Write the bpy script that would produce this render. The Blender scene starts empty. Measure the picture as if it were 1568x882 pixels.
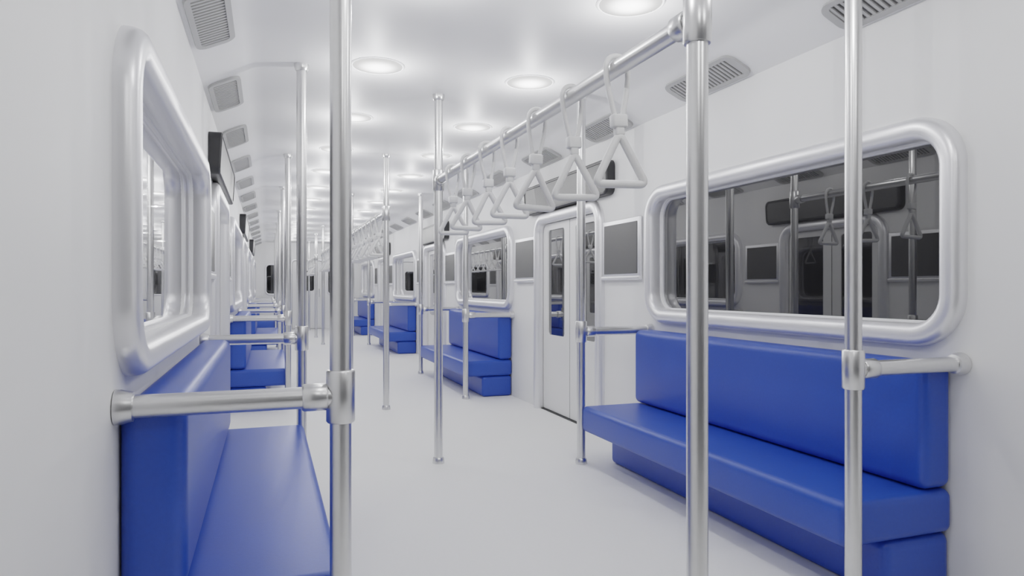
import bpy, bmesh, math
from mathutils import Vector, Matrix

S = 1.2            # metres per eye-height unit
EYE = 1.0          # eye height (units)
P = 4.33           # bay length
S0 = 2.57          # first bench centre
NB = 4             # benches per side
WC = 1.22          # wall half width
CEIL = 2.105
Y0, Y1 = -0.5, 17.35
scene = bpy.context.scene
coll = scene.collection

# ------------------------------------------------------------ materials
def mat(name, col, rough=0.5, metal=0.0, ior=1.45, noise=0.0, nscale=30.0, bump=0.0, bscale=200.0, spec=0.5):
    m = bpy.data.materials.new(name); m.use_nodes = True
    nt = m.node_tree; b = nt.nodes['Principled BSDF']
    b.inputs['Base Color'].default_value = (*col, 1)
    b.inputs['Roughness'].default_value = rough
    b.inputs['Metallic'].default_value = metal
    b.inputs['IOR'].default_value = ior
    b.inputs['Specular IOR Level'].default_value = spec
    tc = nt.nodes.new('ShaderNodeTexCoord')
    if noise > 0:
        n = nt.nodes.new('ShaderNodeTexNoise'); n.inputs['Scale'].default_value = nscale
        n.inputs['Detail'].default_value = 4
        r = nt.nodes.new('ShaderNodeValToRGB')
        r.color_ramp.elements[0].position = 0.3; r.color_ramp.elements[1].position = 0.7
        r.color_ramp.elements[0].color = (*[c*(1-noise) for c in col], 1)
        r.color_ramp.elements[1].color = (*[min(1, c*(1+noise)) for c in col], 1)
        nt.links.new(tc.outputs['Object'], n.inputs['Vector'])
        nt.links.new(n.outputs['Fac'], r.inputs['Fac'])
        nt.links.new(r.outputs['Color'], b.inputs['Base Color'])
    if bump > 0:
        n2 = nt.nodes.new('ShaderNodeTexNoise'); n2.inputs['Scale'].default_value = bscale
        bp = nt.nodes.new('ShaderNodeBump'); bp.inputs['Strength'].default_value = bump
        bp.inputs['Distance'].default_value = 0.002
        nt.links.new(tc.outputs['Object'], n2.inputs['Vector'])
        nt.links.new(n2.outputs['Fac'], bp.inputs['Height'])
        nt.links.new(bp.outputs['Normal'], b.inputs['Normal'])
    return m

M_wall = mat('wall_paint', (0.87, 0.87, 0.87), 0.55, noise=0.01, nscale=3, spec=0.3)
M_ceil = mat('ceiling_paint', (0.88, 0.88, 0.885), 0.5, noise=0.01, nscale=3, spec=0.3)
M_floor = mat('floor_vinyl', (0.88, 0.88, 0.88), 0.6, noise=0.01, nscale=60, spec=0.2)
M_frame = mat('frame_satin_aluminium', (0.86, 0.86, 0.88), 0.34, metal=0.6)
M_pole = mat('pole_brushed_metal', (0.74, 0.74, 0.74), 0.31, metal=1.0, noise=0.015, nscale=40)
M_seat = mat('seat_blue_vinyl', (0.02, 0.075, 0.46), 0.38, noise=0.04, nscale=80, bump=0.15, bscale=350, spec=0.6)
M_strap = mat('strap_plastic', (0.72, 0.72, 0.72), 0.4)
M_door = mat('door_paint', (0.82, 0.82, 0.82), 0.4)
M_black = mat('black_plastic', (0.025, 0.025, 0.027), 0.4)
M_rub = mat('door_rubber_and_gap_dark', (0.03, 0.03, 0.03), 0.6)
M_screen = mat('screen_grey', (0.10, 0.10, 0.10), 0.4)
M_vent = mat('vent_grey', (0.45, 0.45, 0.45), 0.5)
M_ventd = mat('vent_inner', (0.14, 0.14, 0.14), 0.7)
M_dark = mat('unseen_back_end_dark', (0.03, 0.03, 0.032), 0.6)  # near-black colour standing in for darkness behind the camera

def glass_mat():
    m = bpy.data.materials.new('night_window_glass'); m.use_nodes = True
    nt = m.node_tree; nt.nodes.clear()
    o = nt.nodes.new('ShaderNodeOutputMaterial')
    d = nt.nodes.new('ShaderNodeBsdfDiffuse'); d.inputs['Color'].default_value = (0.012, 0.012, 0.013, 1)
    g = nt.nodes.new('ShaderNodeBsdfGlossy'); g.inputs['Roughness'].default_value = 0.015
    g.inputs['Color'].default_value = (1, 1, 1, 1)
    lw = nt.nodes.new('ShaderNodeLayerWeight'); lw.inputs['Blend'].default_value = 0.5
    pw = nt.nodes.new('ShaderNodeMath'); pw.operation = 'POWER'; pw.inputs[1].default_value = 2.8
    gz = nt.nodes.new('ShaderNodeMapRange'); gz.interpolation_type = 'SMOOTHSTEP'
    gz.inputs['From Min'].default_value = 0.55; gz.inputs['From Max'].default_value = 0.88
    gz.inputs['To Min'].default_value = 0.0; gz.inputs['To Max'].default_value = 0.95
    mxm = nt.nodes.new('ShaderNodeMath'); mxm.operation = 'MAXIMUM'
    mr = nt.nodes.new('ShaderNodeMapRange')
    mr.inputs['To Min'].default_value = 0.125; mr.inputs['To Max'].default_value = 1.0
    mx = nt.nodes.new('ShaderNodeMixShader')
    nt.links.new(lw.outputs['Facing'], pw.inputs[0]); nt.links.new(lw.outputs['Facing'], gz.inputs['Value'])
    nt.links.new(pw.outputs[0], mxm.inputs[0]); nt.links.new(gz.outputs[0], mxm.inputs[1])
    nt.links.new(mxm.outputs[0], mr.inputs['Value'])
    nt.links.new(mr.outputs[0], mx.inputs[0]); nt.links.new(d.outputs[0], mx.inputs[1])
    nt.links.new(g.outputs[0], mx.inputs[2]); nt.links.new(mx.outputs[0], o.inputs[0])
    return m
M_glass = glass_mat()

def diffuser_mat():
    # lamp diffuser: emission set brightest in the middle, dimmer toward the rim
    m = bpy.data.materials.new('lamp_diffuser'); m.use_nodes = True
    nt = m.node_tree; nt.nodes.clear()
    o = nt.nodes.new('ShaderNodeOutputMaterial'); e = nt.nodes.new('ShaderNodeEmission')
    tc = nt.nodes.new('ShaderNodeTexCoord')
    sep = nt.nodes.new('ShaderNodeSeparateXYZ'); cmb = nt.nodes.new('ShaderNodeCombineXYZ')
    ln = nt.nodes.new('ShaderNodeVectorMath'); ln.operation = 'LENGTH'
    mr = nt.nodes.new('ShaderNodeMapRange'); mr.interpolation_type = 'SMOOTHERSTEP'
    mr.inputs['From Min'].default_value = 0.0; mr.inputs['From Max'].default_value = 0.122*S
    mr.inputs['To Min'].default_value = 6.5; mr.inputs['To Max'].default_value = 1.3
    nt.links.new(tc.outputs['Object'], sep.inputs[0])
    nt.links.new(sep.outputs[0], cmb.inputs[0]); nt.links.new(sep.outputs[1], cmb.inputs[1])
    nt.links.new(cmb.outputs[0], ln.inputs[0]); nt.links.new(ln.outputs['Value'], mr.inputs['Value'])
    nt.links.new(mr.outputs[0], e.inputs['Strength'])
    e.inputs['Color'].default_value = (1, 0.99, 0.985, 1)
    nt.links.new(e.outputs[0], o.inputs[0]); return m
M_light = diffuser_mat()

# ------------------------------------------------------------ mesh helpers (units -> metres at finish)
class B:
    def __init__(s):
        s.bm = bmesh.new(); s.mats = []
    def mi(s, m):
        if m not in s.mats: s.mats.append(m)
        return s.mats.index(m)
    def box(s, lo, hi, m, bev=0.0, seg=3, rot=None, smooth=True):
        t = bmesh.new(); bmesh.ops.create_cube(t, size=1)
        lo = Vector(lo); hi = Vector(hi); d = hi-lo; c = (hi+lo)/2
        for v in t.verts: v.co = Vector((v.co.x*d.x, v.co.y*d.y, v.co.z*d.z))
        if bev > 0:
            bmesh.ops.bevel(t, geom=t.edges[:], offset=bev, segments=seg, profile=0.5, affect='EDGES')
        if rot is not None:
            bmesh.ops.transform(t, matrix=rot, verts=t.verts)
        bmesh.ops.translate(t, vec=c, verts=t.verts)
        s._merge(t, m, smooth and bev > 0)
    def _merge(s, t, m, smooth):
        i = s.mi(m); vm = {}
        for v in t.verts: vm[v] = s.bm.verts.new(v.co)
        for f in t.faces:
            nf = s.bm.faces.new([vm[v] for v in f.verts]); nf.material_index = i; nf.smooth = smooth
        t.free()
    def sweep(s, path, prof, m, closed=False, up=Vector((1, 0, 0)), cap=True):
        """prof: list of (a,b): a along side (tangent x up), b along up"""
        i = s.mi(m); n = len(path); rings = []
        path = [Vector(p) for p in path]
        for k, p in enumerate(path):
            if closed:
                t = (path[(k+1) % n]-path[k-1])
            else:
                t = path[min(k+1, n-1)]-path[max(k-1, 0)]
            t.normalize()
            u = (up - t*up.dot(t))
            if u.length < 1e-5: u = Vector((0, 1, 0))-t*t.y
            u.normalize(); sd = t.cross(u)
            rings.append([s.bm.verts.new(p+sd*a+u*b) for a, b in prof])
        L = len(prof)
        for k in range(n if closed else n-1):
            A = rings[k]; C = rings[(k+1) % n]
            for j in range(L):
                f = s.bm.faces.new([A[j], A[(j+1) % L], C[(j+1) % L], C[j]]); f.smooth = True; f.material_index = i
        if cap and not closed:
            for r in (rings[0], rings[-1]):
                f = s.bm.faces.new(r); f.material_index = i
    def tube(s, path, r, m, closed=False, seg=14, up=Vector((1, 0, 0))):
        s.sweep(path, [(r*math.cos(2*math.pi*j/seg), r*math.sin(2*math.pi*j/seg)) for j in range(seg)], m, closed, up)
    def lathe(s, base, axis, prof, m, seg=24):
        """prof: list of (radius, dist along axis)"""
        i = s.mi(m); axis = Vector(axis).normalized(); base = Vector(base)
        u = axis.orthogonal().normalized(); w = axis.cross(u); rings = []
        for r, d in prof:
            if r < 1e-6: rings.append([s.bm.verts.new(base+axis*d)])
            else: rings.append([s.bm.verts.new(base+axis*d+(u*math.cos(2*math.pi*j/seg)+w*math.sin(2*math.pi*j/seg))*r) for j in range(seg)])
        for a, b in zip(rings[:-1], rings[1:]):
            for j in range(seg):
                j2 = (j+1) % seg
                if len(a) == 1 and len(b) == 1: continue
                if len(a) == 1: vs = [a[0], b[j], b[j2]]
                elif len(b) == 1: vs = [a[j], a[j2], b[0]]
                else: vs = [a[j], a[j2], b[j2], b[j]]
                f = s.bm.faces.new(vs); f.smooth = True; f.material_index = i
    def mesh(s, name):
        bmesh.ops.recalc_face_normals(s.bm, faces=s.bm.faces[:])
        for v in s.bm.verts: v.co *= S
        me = bpy.data.meshes.new(name); s.bm.to_mesh(me); s.bm.free()
        for m in s.mats: me.materials.append(m)
        try: me.set_sharp_from_angle(angle=math.radians(40))
        except Exception: pass
        return me

def place(name, me, loc=(0, 0, 0), rz=0.0, parent=None, rot=None):
    o = bpy.data.objects.new(name, me); coll.objects.link(o)
    o.location = Vector(loc)*S
    o.rotation_euler = rot if rot else (0, 0, rz)
    if parent: o.parent = parent
    return o

def rrect(y0, y1, z0, z1, r, seg=8, rb=None):
    """rounded rect points in (y,z), ccw; rb = bottom radius"""
    rb = r if rb is None else rb; pts = []
    for cx, cz, a0, rr in ((y1-rb, z0+rb, -90, rb), (y1-r, z1-r, 0, r), (y0+r, z1-r, 90, r), (y0+rb, z0+rb, 180, rb)):
        if rr < 1e-5: pts.append((cx, cz)); continue
        for k in range(seg+1):
            a = math.radians(a0+90*k/seg); pts.append((cx+rr*math.cos(a), cz+rr*math.sin(a)))
    return pts

def plate(name, loops, x0, x1, m, parent=None, plane='YZ'):
    """solid plate with holes: loops[0]=outline, others=holes; thickness x0..x1"""
    cu = bpy.data.curves.new(name+'_c', 'CURVE'); cu.dimensions = '2D'; cu.fill_mode = 'BOTH'
    cu.extrude = (x1-x0)/2*S
    for lp in loops:
        sp = cu.splines.new('POLY'); sp.points.add(len(lp)-1)
        for k, (a, b) in enumerate(lp): sp.points[k].co = (a*S, b*S, 0, 1)
        sp.use_cyclic_u = True
    ob = bpy.data.objects.new(name+'_c', cu); coll.objects.link(ob)
    bpy.context.view_layer.update()
    dg = bpy.context.evaluated_depsgraph_get()
    me = bpy.data.meshes.new_from_object(ob.evaluated_get(dg))
    bpy.data.objects.remove(ob); bpy.data.curves.remove(cu)
    xm = (x0+x1)/2*S
    for v in me.vertices:
        a, b, c = v.co
        v.co = (xm+c, a, b) if plane == 'YZ' else (a, xm+c, b)
    bm = bmesh.new(); bm.from_mesh(me); bmesh.ops.remove_doubles(bm, verts=bm.verts, dist=1e-5)
    bmesh.ops.recalc_face_normals(bm, faces=bm.faces[:]); bm.to_mesh(me); bm.free()
    me.name = name; me.materials.clear(); me.materials.append(m)
    o = bpy.data.objects.new(name, me); coll.objects.link(o)
    if parent: o.parent = parent
    return o

bench_c = [S0+P*k for k in range(NB)]
door_c = [S0+P/2+P*k for k in range(NB-1)]
WZ0, WZ1, WR, WHS = 0.875, 1.515, 0.105, 0.905   # window hole
DH, DT = 0.53, 1.53                              # door hole
WALLTOP = 1.995

# ------------------------------------------------------------ shell
for side, sg in (('right', 1), ('left', -1)):
    loops = [[(Y0, -0.05), (Y1, -0.05), (Y1, WALLTOP+0.02), (Y0, WALLTOP+0.02)]]
    for c in bench_c: loops.append(rrect(c-WHS, c+WHS, WZ0, WZ1, WR))
    for c in door_c: loops.append(rrect(c-DH, c+DH, 0.0, DT, 0.09, rb=0.0))
    a, b = (WC, WC+0.08) if sg > 0 else (-WC-0.08, -WC)
    plate('wall_'+side, loops, a, b, M_wall)

fb = B(); fb.box((-WC-0.08, Y0-0.06, -0.06), (WC+0.08, Y1+0.06, 0.0), M_floor)
place('floor', fb.mesh('floor'))

cb = B()
prof = [(-1.31, 1.955), (-1.22, 1.995), (-1.02, 2.087), (-1.0, 2.095), (-0.975, 2.101), (-0.94, 2.105)]
prof = prof+[(-x, z) for x, z in reversed(prof)]
top = [(1.31, 2.2), (-1.31, 2.2)]
ring = prof+top
i = cb.mi(M_ceil)
va = [cb.bm.verts.new((x, Y0-0.06, z)) for x, z in ring]; vb = [cb.bm.verts.new((x, Y1+0.06, z)) for x, z in ring]
for k in range(len(ring)):
    k2 = (k+1) % len(ring); f = cb.bm.faces.new([va[k], va[k2], vb[k2], vb[k]]); f.smooth = True
cb.bm.faces.new(va); cb.bm.faces.new(vb)
place('ceiling', cb.mesh('ceiling'))

def frame_prof(w, d, n=20):
    out = []
    for j in range(n):
        a = 2*math.pi*j/n; ca, sa = math.cos(a), math.sin(a)
        e = 0.75
        out.append((w*math.copysign(abs(ca)**e, ca), d*math.copysign(abs(sa)**e, sa)))
    return out

# end walls
wn = 0; dn = 0
for nm, y, sgn in (('wall_front', Y1, 1), ('wall_back', Y0, -1)):
    MW = M_wall if sgn > 0 else M_dark  # unseen back end, set close and coloured dark to darken reflections
    MD = M_door if sgn > 0 else M_dark
    outl = [(-WC-0.08, -0.05), (WC+0.08, -0.05), (WC+0.08, WALLTOP-0.04), (WC, WALLTOP), (1.0, 2.1), (-1.0, 2.1), (-WC, WALLTOP), (-WC-0.08, WALLTOP-0.04)]
    holes = [rrect(-0.95, -0.48, 0.86, 1.55, 0.08), rrect(0.48, 0.95, 0.86, 1.55, 0.08), rrect(-0.36, 0.36, 0.0, 1.66, 0.09, rb=0)]
    a, b = (y, y+0.06) if sgn > 0 else (y-0.06, y)
    plate(nm, [outl]+holes, a, b, MW, plane='XZ')
    yy = y+sgn*0.035
    for hx in (-1, 1):
        wn += 1
        e = bpy.data.objects.new('window_end_%d' % wn, None); coll.objects.link(e)
        x0, x1 = (-0.95, -0.48) if hx < 0 else (0.48, 0.95)
        plate('pane', [rrect(x0+.001, x1-.001, 0.861, 1.549, 0.079)], yy-0.005, yy+0.005, M_glass, e, plane='XZ')
        fbm = B(); pts = [(p[0], y, p[1]) for p in rrect(x0-.015, x1+.015, 0.845, 1.565, 0.09)]
        fbm.sweep(pts, frame_prof(0.02, 0.02, 12), M_frame, closed=True, up=Vector((0, 1, 0)))
        place('frame', fbm.mesh('end_window_frame'), parent=e)
    dn += 1
    e = bpy.data.objects.new('door_%d' % dn, None); coll.objects.link(e)
    plate('leaf', [rrect(-.355, .355, 0.006, 1.655, 0.085, rb=0), rrect(-.15, .15, 0.93, 1.42, 0.06)], yy-0.012, yy+0.012, MD, e, plane='XZ')
    plate('pane', [rrect(-.149, .149, 0.931, 1.419, 0.059)], yy-0.004, yy+0.004, M_glass, e, plane='XZ')
    fbm = B(); fp = rrect(-.385, .385, 0.0, 1.685, 0.1, rb=0)
    fp = fp[1:-1]+[]
    pts = [(.385, y, 0.0)]+[(p[0], y, p[1]) for p in fp]+[(-.385, y, 0.0)]
    fbm.sweep(pts, frame_prof(0.024, 0.024, 12), M_frame, up=Vector((0, 1, 0)))
    fbm.tube([(0.27, y-sgn*0.03, 0.78), (0.27, y-sgn*0.03, 0.98)], 0.01, M_pole)
    for zz in (0.79, 0.97): fbm.tube([(0.27, y-sgn*0.03, zz), (0.27, y+sgn*0.025, zz)], 0.008, M_pole, up=Vector((0, 0, 1)))
    place('frame', fbm.mesh('end_door_frame'), parent=e)

# ------------------------------------------------------------ side windows
fr = B()
pts = [(0, p[0], p[1]) for p in rrect(-WHS-0.037, WHS+0.037, WZ0-0.037, WZ1+0.037, WR+0.037, seg=10)]
fr.sweep(pts, frame_prof(0.040, 0.05), M_frame, closed=True)
# inner gasket lip
pts = [(0.045, p[0], p[1]) for p in rrect(-WHS+0.004, WHS-0.004, WZ0+0.004, WZ1-0.004, WR-0.004, seg=10)]
fr.sweep(pts, frame_prof(0.007, 0.008, 8), M_frame, closed=True)
ME_wframe = fr.mesh('side_window_frame')
gl = plate('tmp_pane', [rrect(-WHS+.001, WHS-.001, WZ0+.001, WZ1-.001, WR-.001)], 0.05, 0.06, M_glass)
ME_pane = gl.data; ME_pane.name = 'side_window_pane'; bpy.data.objects.remove(gl)
wn = 0
for sg in (1, -1):
    for c in bench_c:
        wn += 1
        e = bpy.data.objects.new('window_%d' % wn, None); coll.objects.link(e)
        e.location = (sg*WC*S, c*S, 0); e.rotation_euler = (0, 0, 0 if sg > 0 else math.pi)
        place('frame', ME_wframe, parent=e); place('pane', ME_pane, parent=e)

# ------------------------------------------------------------ side doors
df = B(); z1 = DT+0.037; hh = DH+0.037; r = 0.12
pp = rrect(-hh, hh, 0, z1, r, seg=10, rb=0)
pts = [(0, hh, 0)]+[(0, p[0], p[1]) for p in pp[1:-1]]+[(0, -hh, 0)]
df.sweep(pts, frame_prof(0.042, 0.045), M_frame)
ME_dframe = df.mesh('side_door_frame')
def leaf_mesh(sg):
    g = 0.005
    a, b = (g, DH-0.007) if sg > 0 else (-DH+0.007, -g)
    R = 0.085
    if sg > 0:
        out = [(a, .01), (b, .01)]+[(b-R+R*math.cos(t*math.pi/16), DT-.007-R+R*math.sin(t*math.pi/16)) for t in range(9)]+[(a, DT-.007)]
    else:
        out = [(b, .01), (b, DT-.007)]+[(a+R-R*math.sin(t*math.pi/16), DT-.007-R+R*math.cos(t*math.pi/16)) for t in range(9)]+[(a, .01)]
    hole = rrect((a+b)/2-0.165, (a+b)/2+0.165, 0.62, 1.47, 0.03, seg=5)
    l = plate('tl', [out, hole], 0.02, 0.045, M_door); me = l.data; bpy.data.objects.remove(l)
    p = plate('tp', [rrect((a+b)/2-0.164, (a+b)/2+0.164, 0.621, 1.469, 0.029, seg=5)], 0.03, 0.036, M_glass); mp = p.data; bpy.data.objects.remove(p)
    return me, mp
LF = {1: leaf_mesh(1), -1: leaf_mesh(-1)}
rb_ = B(); rb_.box((0.022, -0.004, 0.01), (0.043, 0.004, DT-0.01), M_rub)
rb_.box((0.05, -DH+0.001, 0.001), (0.06, DH-0.001, DT-0.1), M_rub)  # black sheet behind the leaves, put there so the gaps look dark
rb_.box((0.0, -DH+0.002, 0.0), (0.05, DH-0.002, 0.006), M_rub)
ME_rub = rb_.mesh('door_seal')
for sg in (1, -1):
    for c in door_c:
        dn += 1
        e = bpy.data.objects.new('door_%d' % dn, None); coll.objects.link(e)
        e.location = (sg*WC*S, c*S, 0); e.rotation_euler = (0, 0, 0 if sg > 0 else math.pi)
        place('frame', ME_dframe, parent=e); place('seal', ME_rub, parent=e)
        for q in (1, -1):
            place('leaf_%d' % (1 if q > 0 else 2), LF[q][0], parent=e); place('pane_%d' % (1 if q > 0 else 2), LF[q][1], parent=e)

# ------------------------------------------------------------ benches  (local: x=0 at wall, aisle toward -x)
bb = B()
L = 0.936
bb.box((-0.29, -L+0.01, 0.0), (-0.003, L-0.01, 0.188), M_seat, bev=0.03, seg=5)
bb.box((-0.468, -L, 0.190), (-0.003, L, 0.334), M_seat, bev=0.028, seg=5)
bb.box((-0.135, -L, 0.337), (-0.003, L, 0.757), M_seat, bev=0.036, seg=6)
ME_bench = bb.mesh('train_bench_seat')
for sg in (1, -1):
    for c in bench_c:
        place('train_bench_seat', ME_bench, (sg*WC, c, 0), 0 if sg > 0 else math.pi)

# ------------------------------------------------------------ poles
R = 0.0245
def pole_base(b, x=0, y=0):
    b.lathe((x, y, 0.0), (0, 0, 1), [(0, 0), (0.034, 0), (0.034, 0.012), (0.031, 0.03), (0.028, 0.034), (0, 0.034)], M_pole)
    b.lathe((x, y, CEIL), (0, 0, -1), [(0, 0), (0.036, 0), (0.036, 0.012), (0.031, 0.03), (0.028, 0.034), (0, 0.034)], M_pole)
def sleeve(b, base, axis, L, r=0.0325):
    b.lathe(base, axis, [(R, 0), (r-0.003, 0.0), (r, 0.004), (r, L-0.004), (r-0.003, L), (R, L)], M_pole)
HB = 0.752
gp = B()   # seat-end pole; local origin = pole foot, bar goes toward +x to the wall
gp.lathe((0, 0, 0.0), (0, 0, 1), [(R, 0.01), (R, CEIL-0.01)], M_pole)
pole_base(gp)
sleeve(gp, (0, 0, HB-0.06), (0, 0, 1), 0.12)
wd = WC-0.762
gp.lathe((0, 0, HB), (1, 0, 0), [(R, 0.0), (R, wd-0.002)], M_pole)
sleeve(gp, (0.03, 0, HB), (1, 0, 0), 0.055, 0.031)
gp.lathe((wd, 0, HB), (-1, 0, 0), [(0, 0.002), (0.037, 0.002), (0.037, 0.012), (0.033, 0.026), (0.031, 0.036), (R, 0.038)], M_pole)
ME_gp = gp.mesh('grab_pole_with_side_bar')
for sg in (1, -1):
    for c in bench_c:
        for q in (-1, 1):
            place('bench_end_grab_pole', ME_gp, (sg*0.762, c+q*0.96, 0), 0 if sg > 0 else math.pi)

# centre poles joined by the overhead rail
HR = 1.615; CL = 1.25
cr = B()
for q in (-1, 1):
    y = q*CL
    cr.lathe((0, y, 0), (0, 0, 1), [(R, 0.01), (R, CEIL-0.01)], M_pole)
    pole_base(cr, 0, y)
    sleeve(cr, (0, y, HR-0.06), (0, 0, 1), 0.12)
    sleeve(cr, (0, y-q*0.03, HR), (0, -q, 0), 0.05, 0.031)
cr.lathe((0, -CL, HR), (0, 1, 0), [(R*0.95, 0.0), (R*0.95, 2*CL)], M_pole)
ME_cr = cr.mesh('overhead_handrail')
for c in bench_c:
    place('overhead_handrail_with_poles', ME_cr, (0, c, 0))

# hanging straps (origin = rail centre)
st = B(); rr = 0.0078
loop = []
for k in range(13):
    a = math.radians(180-180*k/12); loop.append((0.034*math.cos(a), 0, 0.034*math.sin(a)))
right = [(0.033, 0, -0.03), (0.027, 0, -0.07), (0.018, 0, -0.11), (0.012, 0, -0.14)]
left = [(-x, 0, z) for x, y, z in reversed(right)]
st.tube(left+loop+right, rr, M_strap, seg=10, up=Vector((0, 1, 0)))
st.box((-0.023, -0.015, -0.168), (0.023, 0.015, -0.13), M_strap, bev=0.006)
st.box((-0.014, -0.011, -0.19), (0.014, 0.011, -0.16), M_strap, bev=0.005)
tri = []
V = [(0, -0.182), (0.079, -0.325), (-0.079, -0.325)]
def corner(p, a, b, r, n=6):
    p = Vector((*p, 0)); a = Vector((*a, 0)); b = Vector((*b, 0))
    da = (a-p).normalized(); db = (b-p).normalized(); o = []
    A = p+da*r; C = p+db*r
    for k in range(n+1):
        t = k/n; q = A*(1-t)**2+p*2*t*(1-t)+C*t*t; o.append((q.x, 0, q.y))
    return o
for k in range(3): tri += corner(V[k], V[k-1], V[(k+1) % 3], 0.022)
st.tube(tri, 0.0115, M_strap, closed=True, seg=12, up=Vector((0, 1, 0)))
ME_strap = st.mesh('hanging_strap')
import random
random.seed(4)
for c in bench_c:
    for k in range(-3, 4):
        o = place('hanging_strap_handle', ME_strap, (0, c+0.03+0.3*k, HR))
        o.rotation_euler = (random.uniform(-.03, .03), random.uniform(-.04, .04), random.uniform(-.06, .06))

# ------------------------------------------------------------ ceiling lights
cl = B()
cl.lathe((0, 0, 0), (0, 0, -1), [(0.133, -0.004), (0.133, 0.002), (0.127, 0.005), (0.122, 0.003)], M_ceil, seg=40)
n = 6
cl.lathe((0, 0, 0), (0, 0, -1), [(0.122*math.cos(a), 0.002+0.010*math.sin(a)) for a in [k*math.pi/2/n for k in range(n)]]+[(0, 0.012)], M_light, seg=32)
ME_cl = cl.mesh('round_ceiling_light')
LD = bpy.data.lights.new('added_halo_light', 'POINT'); LD.energy = 7.4; LD.shadow_soft_size = 0.0  # unseen point light added below each disc for ceiling halo and brightness
k = -3
while True:
    y = 3.42+P/4*k
    if y > Y1-0.3: break
    if y > 0.1:
        for x in (-0.405, 0.405):
            o = place('round_ceiling_light', ME_cl, (x, y, CEIL))
            place('added_halo_light', LD, (0, 0, -0.16), parent=o)
    k += 1

# ------------------------------------------------------------ air vents on the sloped cornice
vb_ = B()
hl, hw = 0.275, 0.082
def flatframe(b, outer, inner, z0, z1, m):
    i = b.mi(m)
    o0 = [b.bm.verts.new((p[0], p[1], z0)) for p in outer]; o1 = [b.bm.verts.new((p[0], p[1], z1)) for p in outer]
    i0 = [b.bm.verts.new((p[0], p[1], z0)) for p in inner]; i1 = [b.bm.verts.new((p[0], p[1], z1)) for p in inner]
    n = len(outer)
    for k in range(n):
        k2 = (k+1) % n
        for q in ([o0[k], o0[k2], o1[k2], o1[k]], [o1[k], o1[k2], i1[k2], i1[k]], [i1[k], i1[k2], i0[k2], i0[k]]):
            f = b.bm.faces.new(q); f.material_index = i
flatframe(vb_, rrect(-hw, hw, -hl, hl, 0.05, seg=6), rrect(-hw+.022, hw-.022, -hl+.035, hl-.035, 0.02, seg=6), 0.0, 0.012, M_vent)
vb_.box((-hw+.02, -hl+.03, 0.0005), (hw-.02, hl-.03, 0.002), M_ventd)
ns = 18
for k in range(ns):
    y = -hl+.045+(2*hl-.09)*k/(ns-1)
    vb_.box((-hw+.02, y-.0065, 0.003), (hw-.02, y+.0065, 0.009), M_vent)
ME_vent = vb_.mesh('air_vent')
slope = math.atan2(0.092, 0.20)
cx = 1.128; czv = 1.995+(1.22-cx)*0.46
k = -4
while True:
    y = 2.87+P/4*k
    if y > Y1-0.35: break
    if y > Y0+0.35:
        for sg in (1, -1):
            o = place('ceiling_air_vent', ME_vent, (sg*cx, y, czv-0.0005))
            nrm = Vector((-sg*math.sin(slope), 0, -math.cos(slope)))
            yv = Vector((0, 1, 0)); xv = yv.cross(nrm)
            o.rotation_euler = Matrix((xv, yv, nrm)).transposed().to_euler()
    k += 1

# ------------------------------------------------------------ signs above doors (local x=0 wall, aisle -x)
sb = B()
i = sb.mi(M_black)
ZS0, ZS1 = 1.615, 1.845
def ringv(x, ins, tilt=0): return [sb.bm.verts.new((x+tilt*(p[1]-1.73), p[0], p[1])) for p in rrect(-0.76+ins, 0.76-ins, ZS0+ins, ZS1-ins, 0.05-ins*0.5, seg=6)]
rs = [ringv(-0.002, 0), ringv(-0.058, 0, -.06), ringv(-0.066, 0.008, -.06), ringv(-0.066, 0.02, -.06), ringv(-0.061, 0.022, -.06)]
for a, b in zip(rs[:-1], rs[1:]):
    for q in range(len(a)):
        q2 = (q+1) % len(a); f = sb.bm.faces.new([a[q], a[q2], b[q2], b[q]]); f.material_index = i
sb.bm.faces.new(rs[0]).material_index = i
f = sb.bm.faces.new(rs[-1]); f.material_index = sb.mi(M_screen)
ME_sign = sb.mesh('route_display_sign')
# wall panels
pb = B()
pb.box((-0.022, -0.245, 1.06), (-0.002, 0.245, 1.44), M_frame, bev=0.008)
pb.box((-0.034, -0.245, 1.05), (-0.002, 0.245, 1.075), M_frame, bev=0.006)
pb.box((-0.026, -0.215, 1.09), (-0.015, 0.215, 1.41), M_screen, bev=0.002, seg=1)
ME_panel = pb.mesh('wall_info_panel')
for sg in (1, -1):
    for c in door_c:
        rz = 0 if sg > 0 else math.pi
        place('route_display_sign', ME_sign, (sg*WC, c, 0), rz)
        for q in (-1, 1): place('wall_info_panel', ME_panel, (sg*WC, c+q*0.865, 0), rz)

# ------------------------------------------------------------ world, camera
w = bpy.data.worlds.new('tunnel_dark'); scene.world = w; w.use_nodes = True
w.node_tree.nodes['Background'].inputs[0].default_value = (0.01, 0.01, 0.011, 1)
w.node_tree.nodes['Background'].inputs[1].default_value = 0.3
cam = bpy.data.cameras.new('camera'); co = bpy.data.objects.new('camera', cam); coll.objects.link(co)
cam.lens = 24; cam.sensor_width = 36; cam.clip_start = 0.02
co.location = (-0.92*S, 0, 1.0*S); co.rotation_euler = (math.pi/2, 0, -math.radians(19.69))
scene.camera = co
scene.view_settings.view_transform = 'Filmic'
